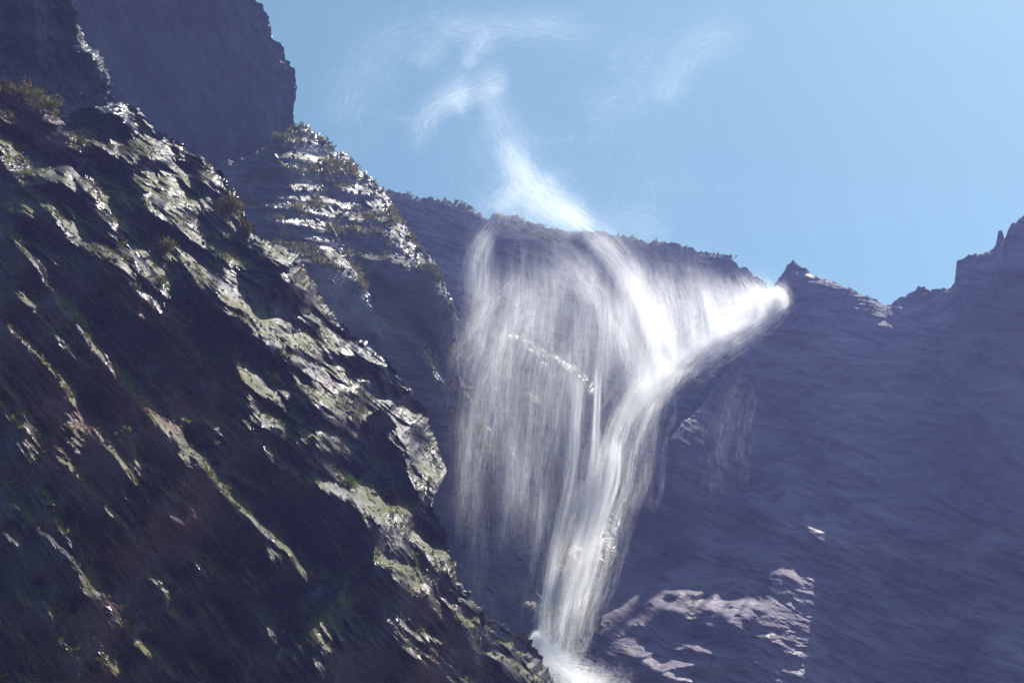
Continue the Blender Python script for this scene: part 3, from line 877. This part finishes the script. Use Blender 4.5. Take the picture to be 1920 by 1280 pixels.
# the column that falls on to the rocks
colm = Spray()
LS = 4.5
WS = 0.055
NQ = 0.42
for pts, n, w in [
 ([(1205, 725, 140, 16), (1172, 780, 132, 18), (1150, 840, 125, 19), (1135, 910, 121, 20), (1110, 1010, 118, 20), (1080, 1110, 118, 20), (1062, 1180, 114, 20), (1050, 1235, 112, 16)], 46000, 0.26),
 ([(1150, 820, 126, 9), (1138, 900, 121, 10), (1115, 990, 118, 9), (1090, 1080, 117, 12), (1070, 1150, 110, 14)], 26000, 0.26),
 ([(1120, 690, 130, 4), (1117, 780, 125, 4), (1112, 880, 121, 7), (1095, 980, 118, 10), (1075, 1060, 118, 12)], 15000, 0.24),
 ([(1085, 690, 127, 7), (1080, 780, 123, 7), (1073, 880, 120, 7), (1055, 970, 117, 7), (1035, 1060, 116, 6), (1022, 1130, 110, 6), (1015, 1200, 106, 6)], 17000, 0.24),
 ([(1100, 900, 129, 14), (1070, 1000, 123, 16), (1045, 1100, 114, 18), (1035, 1200, 106, 16)], 15000, 0.22),
 ([(1235, 740, 141, 16), (1195, 800, 134, 16), (1180, 880, 127, 14), (1160, 980, 122, 16), (1130, 1080, 120, 18), (1095, 1170, 112, 14)], 6000, 0.2),
 ([(1230, 760, 141, 14), (1215, 830, 140, 14), (1205, 900, 136, 14), (1190, 960, 134, 14)], 3500, 0.18)]:
    stream(colm, pts, n*1.5*NQ, 18, 0.2, 6, w, (0.08, 0.12))
# faint outliers to the right
for pts, n in [([(1390, 690, 140, 16), (1365, 770, 139, 20), (1350, 850, 138, 22), (1345, 950, 136, 22)], 1800)]:
    stream(colm, pts, n*NQ, 6, 0.3, 6, 0.18, (0.3, 0.4))
colm.build("column", M_water, fall)

# spray thrown up above the crest and drifting across the sky
mist = Spray()
LS = 4.0
WS = 0.036
NQ = 0.68
for pts, n, w in [
 ([(1115, 432, 140, 10), (1065, 400, 140, 14), (1015, 370, 140, 20), (985, 335, 140, 16), (965, 300, 140, 13), (945, 255, 140, 15)], 50000, 0.24),
 ([(1090, 430, 140, 30), (1020, 400, 140, 30), (985, 380, 140, 26), (960, 340, 140, 26)], 22000, 0.2),
 ([(985, 340, 140, 22), (960, 270, 140, 24), (935, 210, 140, 16), (915, 165, 140, 13), (945, 140, 140, 14)], 15000, 0.18),
 ([(960, 140, 140, 10), (905, 160, 140, 11), (870, 178, 140, 9), (825, 195, 140, 8), (800, 218, 140, 8), (785, 250, 140, 8), (776, 295, 140, 7)], 15000, 0.17),
 ([(880, 175, 140, 16), (850, 180, 140, 14), (830, 200, 140, 10)], 3500, 0.17),
 ([(868, 128, 140, 4), (885, 105, 140, 6), (900, 80, 140, 7), (930, 60, 140, 9)], 3500, 0.16),
 ([(800, 50, 140, 9), (870, 52, 140, 11), (940, 52, 140, 11), (1000, 45, 140, 10), (1080, 60, 140, 12), (1150, 75, 140, 14)], 11000, 0.16),
 ([(630, 240, 140, 14), (655, 170, 140, 15), (690, 110, 140, 16), (760, 65, 140, 14), (840, 50, 140, 12)], 9000, 0.16),
 ([(780, 130, 140, 10), (800, 100, 140, 9), (840, 75, 140, 9)], 2500, 0.16),
 ([(1245, 200, 140, 9), (1255, 155, 140, 11), (1285, 110, 140, 12), (1330, 75, 140, 14), (1410, 55, 140, 14)], 11000, 0.16),
 ([(1090, 215, 140, 12), (1150, 195, 140, 14), (1210, 175, 140, 16), (1260, 150, 140, 14)], 4500, 0.16),
 ([(1130, 130, 140, 20), (1200, 90, 140, 18), (1280, 90, 140, 18)], 3000, 0.16),
 ([(930, 400, 140, 9), (945, 375, 140, 8), (975, 340, 140, 6)], 5000, 0.18),
 ([(900, 420, 138, 16), (940, 390, 138, 20), (1000, 370, 138, 24)], 6000, 0.18),
 ([(1090, 428, 142, 14), (1160, 425, 142, 18), (1230, 430, 142, 14), (1270, 445, 142, 8)], 8000, 0.18),
 ([(1180, 440, 142, 40), (1170, 350, 142, 50), (1180, 250, 142, 50), (1150, 160, 142, 45)], 13000, 0.16),
 ([(1000, 400, 142, 60), (930, 300, 142, 65), (880, 200, 142, 65)], 14000, 0.16),
 ([(760, 110, 142, 50), (950, 80, 142, 45), (1250, 80, 142, 50), (1500, 130, 142, 50)], 12000, 0.16),
 ([(700, 300, 142, 40), (690, 200, 142, 40), (780, 110, 142, 40)], 5000, 0.16)]:
    big = n >= 14000 and pts[0][1] > 300
    if big:
        n = n*0.6
    else:
        pts = [(x, y, d, q*1.5+1) for x, y, d, q in pts]
    stream(mist, pts, n*NQ*(1.0 if big else 0.9), 14 if big else 22, 0.8, 4.0, w, (0.12, 0.35), 1.0, 0.5)
mo = mist.build("drifting_mist", M_water)
tag(mo, "thin white wisps of spray blown up from the ridge across the blue sky", "mist", kind="stuff")

# the cascade running off over the rocks at the foot of the fall
def cascade():
    r = np.random.default_rng(77)
    pts = [(996, 1192), (1012, 1206), (1026, 1228), (1044, 1250), (1068, 1268), (1100, 1290), (1150, 1330)]
    wid = [3, 7, 10, 11, 14, 18, 22]
    n, mseg = 90, 16
    tt = np.linspace(0, 1, n)
    P0 = np.array([at("spur_slope", *q) for q in pts])
    D0 = (P0-CAM)@FW
    D0 = np.minimum(D0, 96.0)-2.0
    L = np.linspace(0, 1, len(pts))
    A = np.array(pts, float)
    cx, cyy, w, d = np.interp(tt, L, A[:, 0]), np.interp(tt, L, A[:, 1]), np.interp(tt, L, wid), np.interp(tt, L, D0)
    w = w*(1+0.35*fbm(tt*9, tt*0+1, 5, 3))
    V = []
    C = unproj(cx, cyy, d)
    T = np.gradient(C, axis=0); T /= np.linalg.norm(T, axis=1, keepdims=True)
    vd = (C-CAM)/np.linalg.norm(C-CAM, axis=1, keepdims=True)
    Sd = np.cross(T, vd); Sd /= np.linalg.norm(Sd, axis=1, keepdims=True)
    for j in range(mseg):
        a = 2*math.pi*j/mseg
        rad = 0.55*(w*d/FPX)*(1+0.6*fbm(tt*14, tt*0+math.cos(a)*1.5, 8, 3))
        V.append(C + Sd*(rad*math.cos(a))[:, None] - vd*(rad*0.35*math.sin(a))[:, None])
    V = np.stack(V, 1)
    idx = np.arange(n*mseg).reshape(n, mseg); nx = np.roll(idx, -1, axis=1)
    F = np.stack([idx[:-1], nx[:-1], nx[1:], idx[1:]], -1).reshape(-1, 4)
    e = empty("cascade", tuple(C[0]))
    tag(e, "bright white cascade pouring over the rocks at the foot of the fall", "cascade")
    mesh_obj("foam_stream", V.reshape(-1, 3), F, M_foam, e, smooth=True)
    sp = Spray()
    rows = [(x, y, dd/FSC, ww*1.25) for x, y, dd, ww in zip(A[:, 0]+2, A[:, 1]-6, D0-1.5, wid)]
    stream(sp, rows, 50000, 30, 0.6, 4, 0.22, (0.05, 0.05))
    stream(sp, [(x+16, y-14, z, q*1.3) for x, y, z, q in rows[:5]], 4000, 20, 0.6, 4, 0.18, (0.1, 0.1))
    sp.build("foam_spray", M_water, e)
m_, t_ = nt("white_foam"); g_ = G(t_)
b_ = g_.n("ShaderNodeBsdfPrincipled"); b_.inputs["Base Color"].default_value = (0.9, 0.92, 0.95, 1); b_.inputs["Roughness"].default_value = 0.5
b_.inputs["Subsurface Weight"].default_value = 0.0
ge_ = g_.n("ShaderNodeNewGeometry"); bu_ = g_.n("ShaderNodeBump"); bu_.inputs["Strength"].default_value = 0.7; bu_.inputs["Distance"].default_value = 0.3
g_.l(g_.noise(ge_.outputs["Position"], 1.6, 6, 0.7), bu_.inputs["Height"]); g_.l(bu_.outputs[0], b_.inputs["Normal"])
o_ = g_.n("ShaderNodeOutputMaterial"); g_.l(b_.outputs[0], o_.inputs[0])
M_foam = m_
WS = 0.2
LS = 1.5
cascade()

# ------------------------------------------------------------------ air
def haze_box():
    x0, x1, y0, y1, z0, z1 = -905, 905, -905, 905, -4.5, 116
    V = np.array([(x, y, z) for x in (x0, x1) for y in (y0, y1) for z in (z0, z1)], float)
    F = np.array([(0, 1, 3, 2), (4, 6, 7, 5), (0, 4, 5, 1), (2, 3, 7, 6), (0, 2, 6, 4), (1, 5, 7, 3)])
    m, t = nt("valley_haze"); g = G(t)
    pv = g.n("ShaderNodeVolumePrincipled")
    pv.inputs["Color"].default_value = (0.36, 0.41, 1.0, 1)
    pv.inputs["Density"].default_value = 0.00112
    pv.inputs["Anisotropy"].default_value = 0.25
    out = g.n("ShaderNodeOutputMaterial"); g.l(pv.outputs[0], out.inputs["Volume"])
    o = mesh_obj("haze", V, F, m)
    o["kind"] = "stuff"
    o["label"] = "pale blue hazy air filling the gully"
    return o
haze_box()
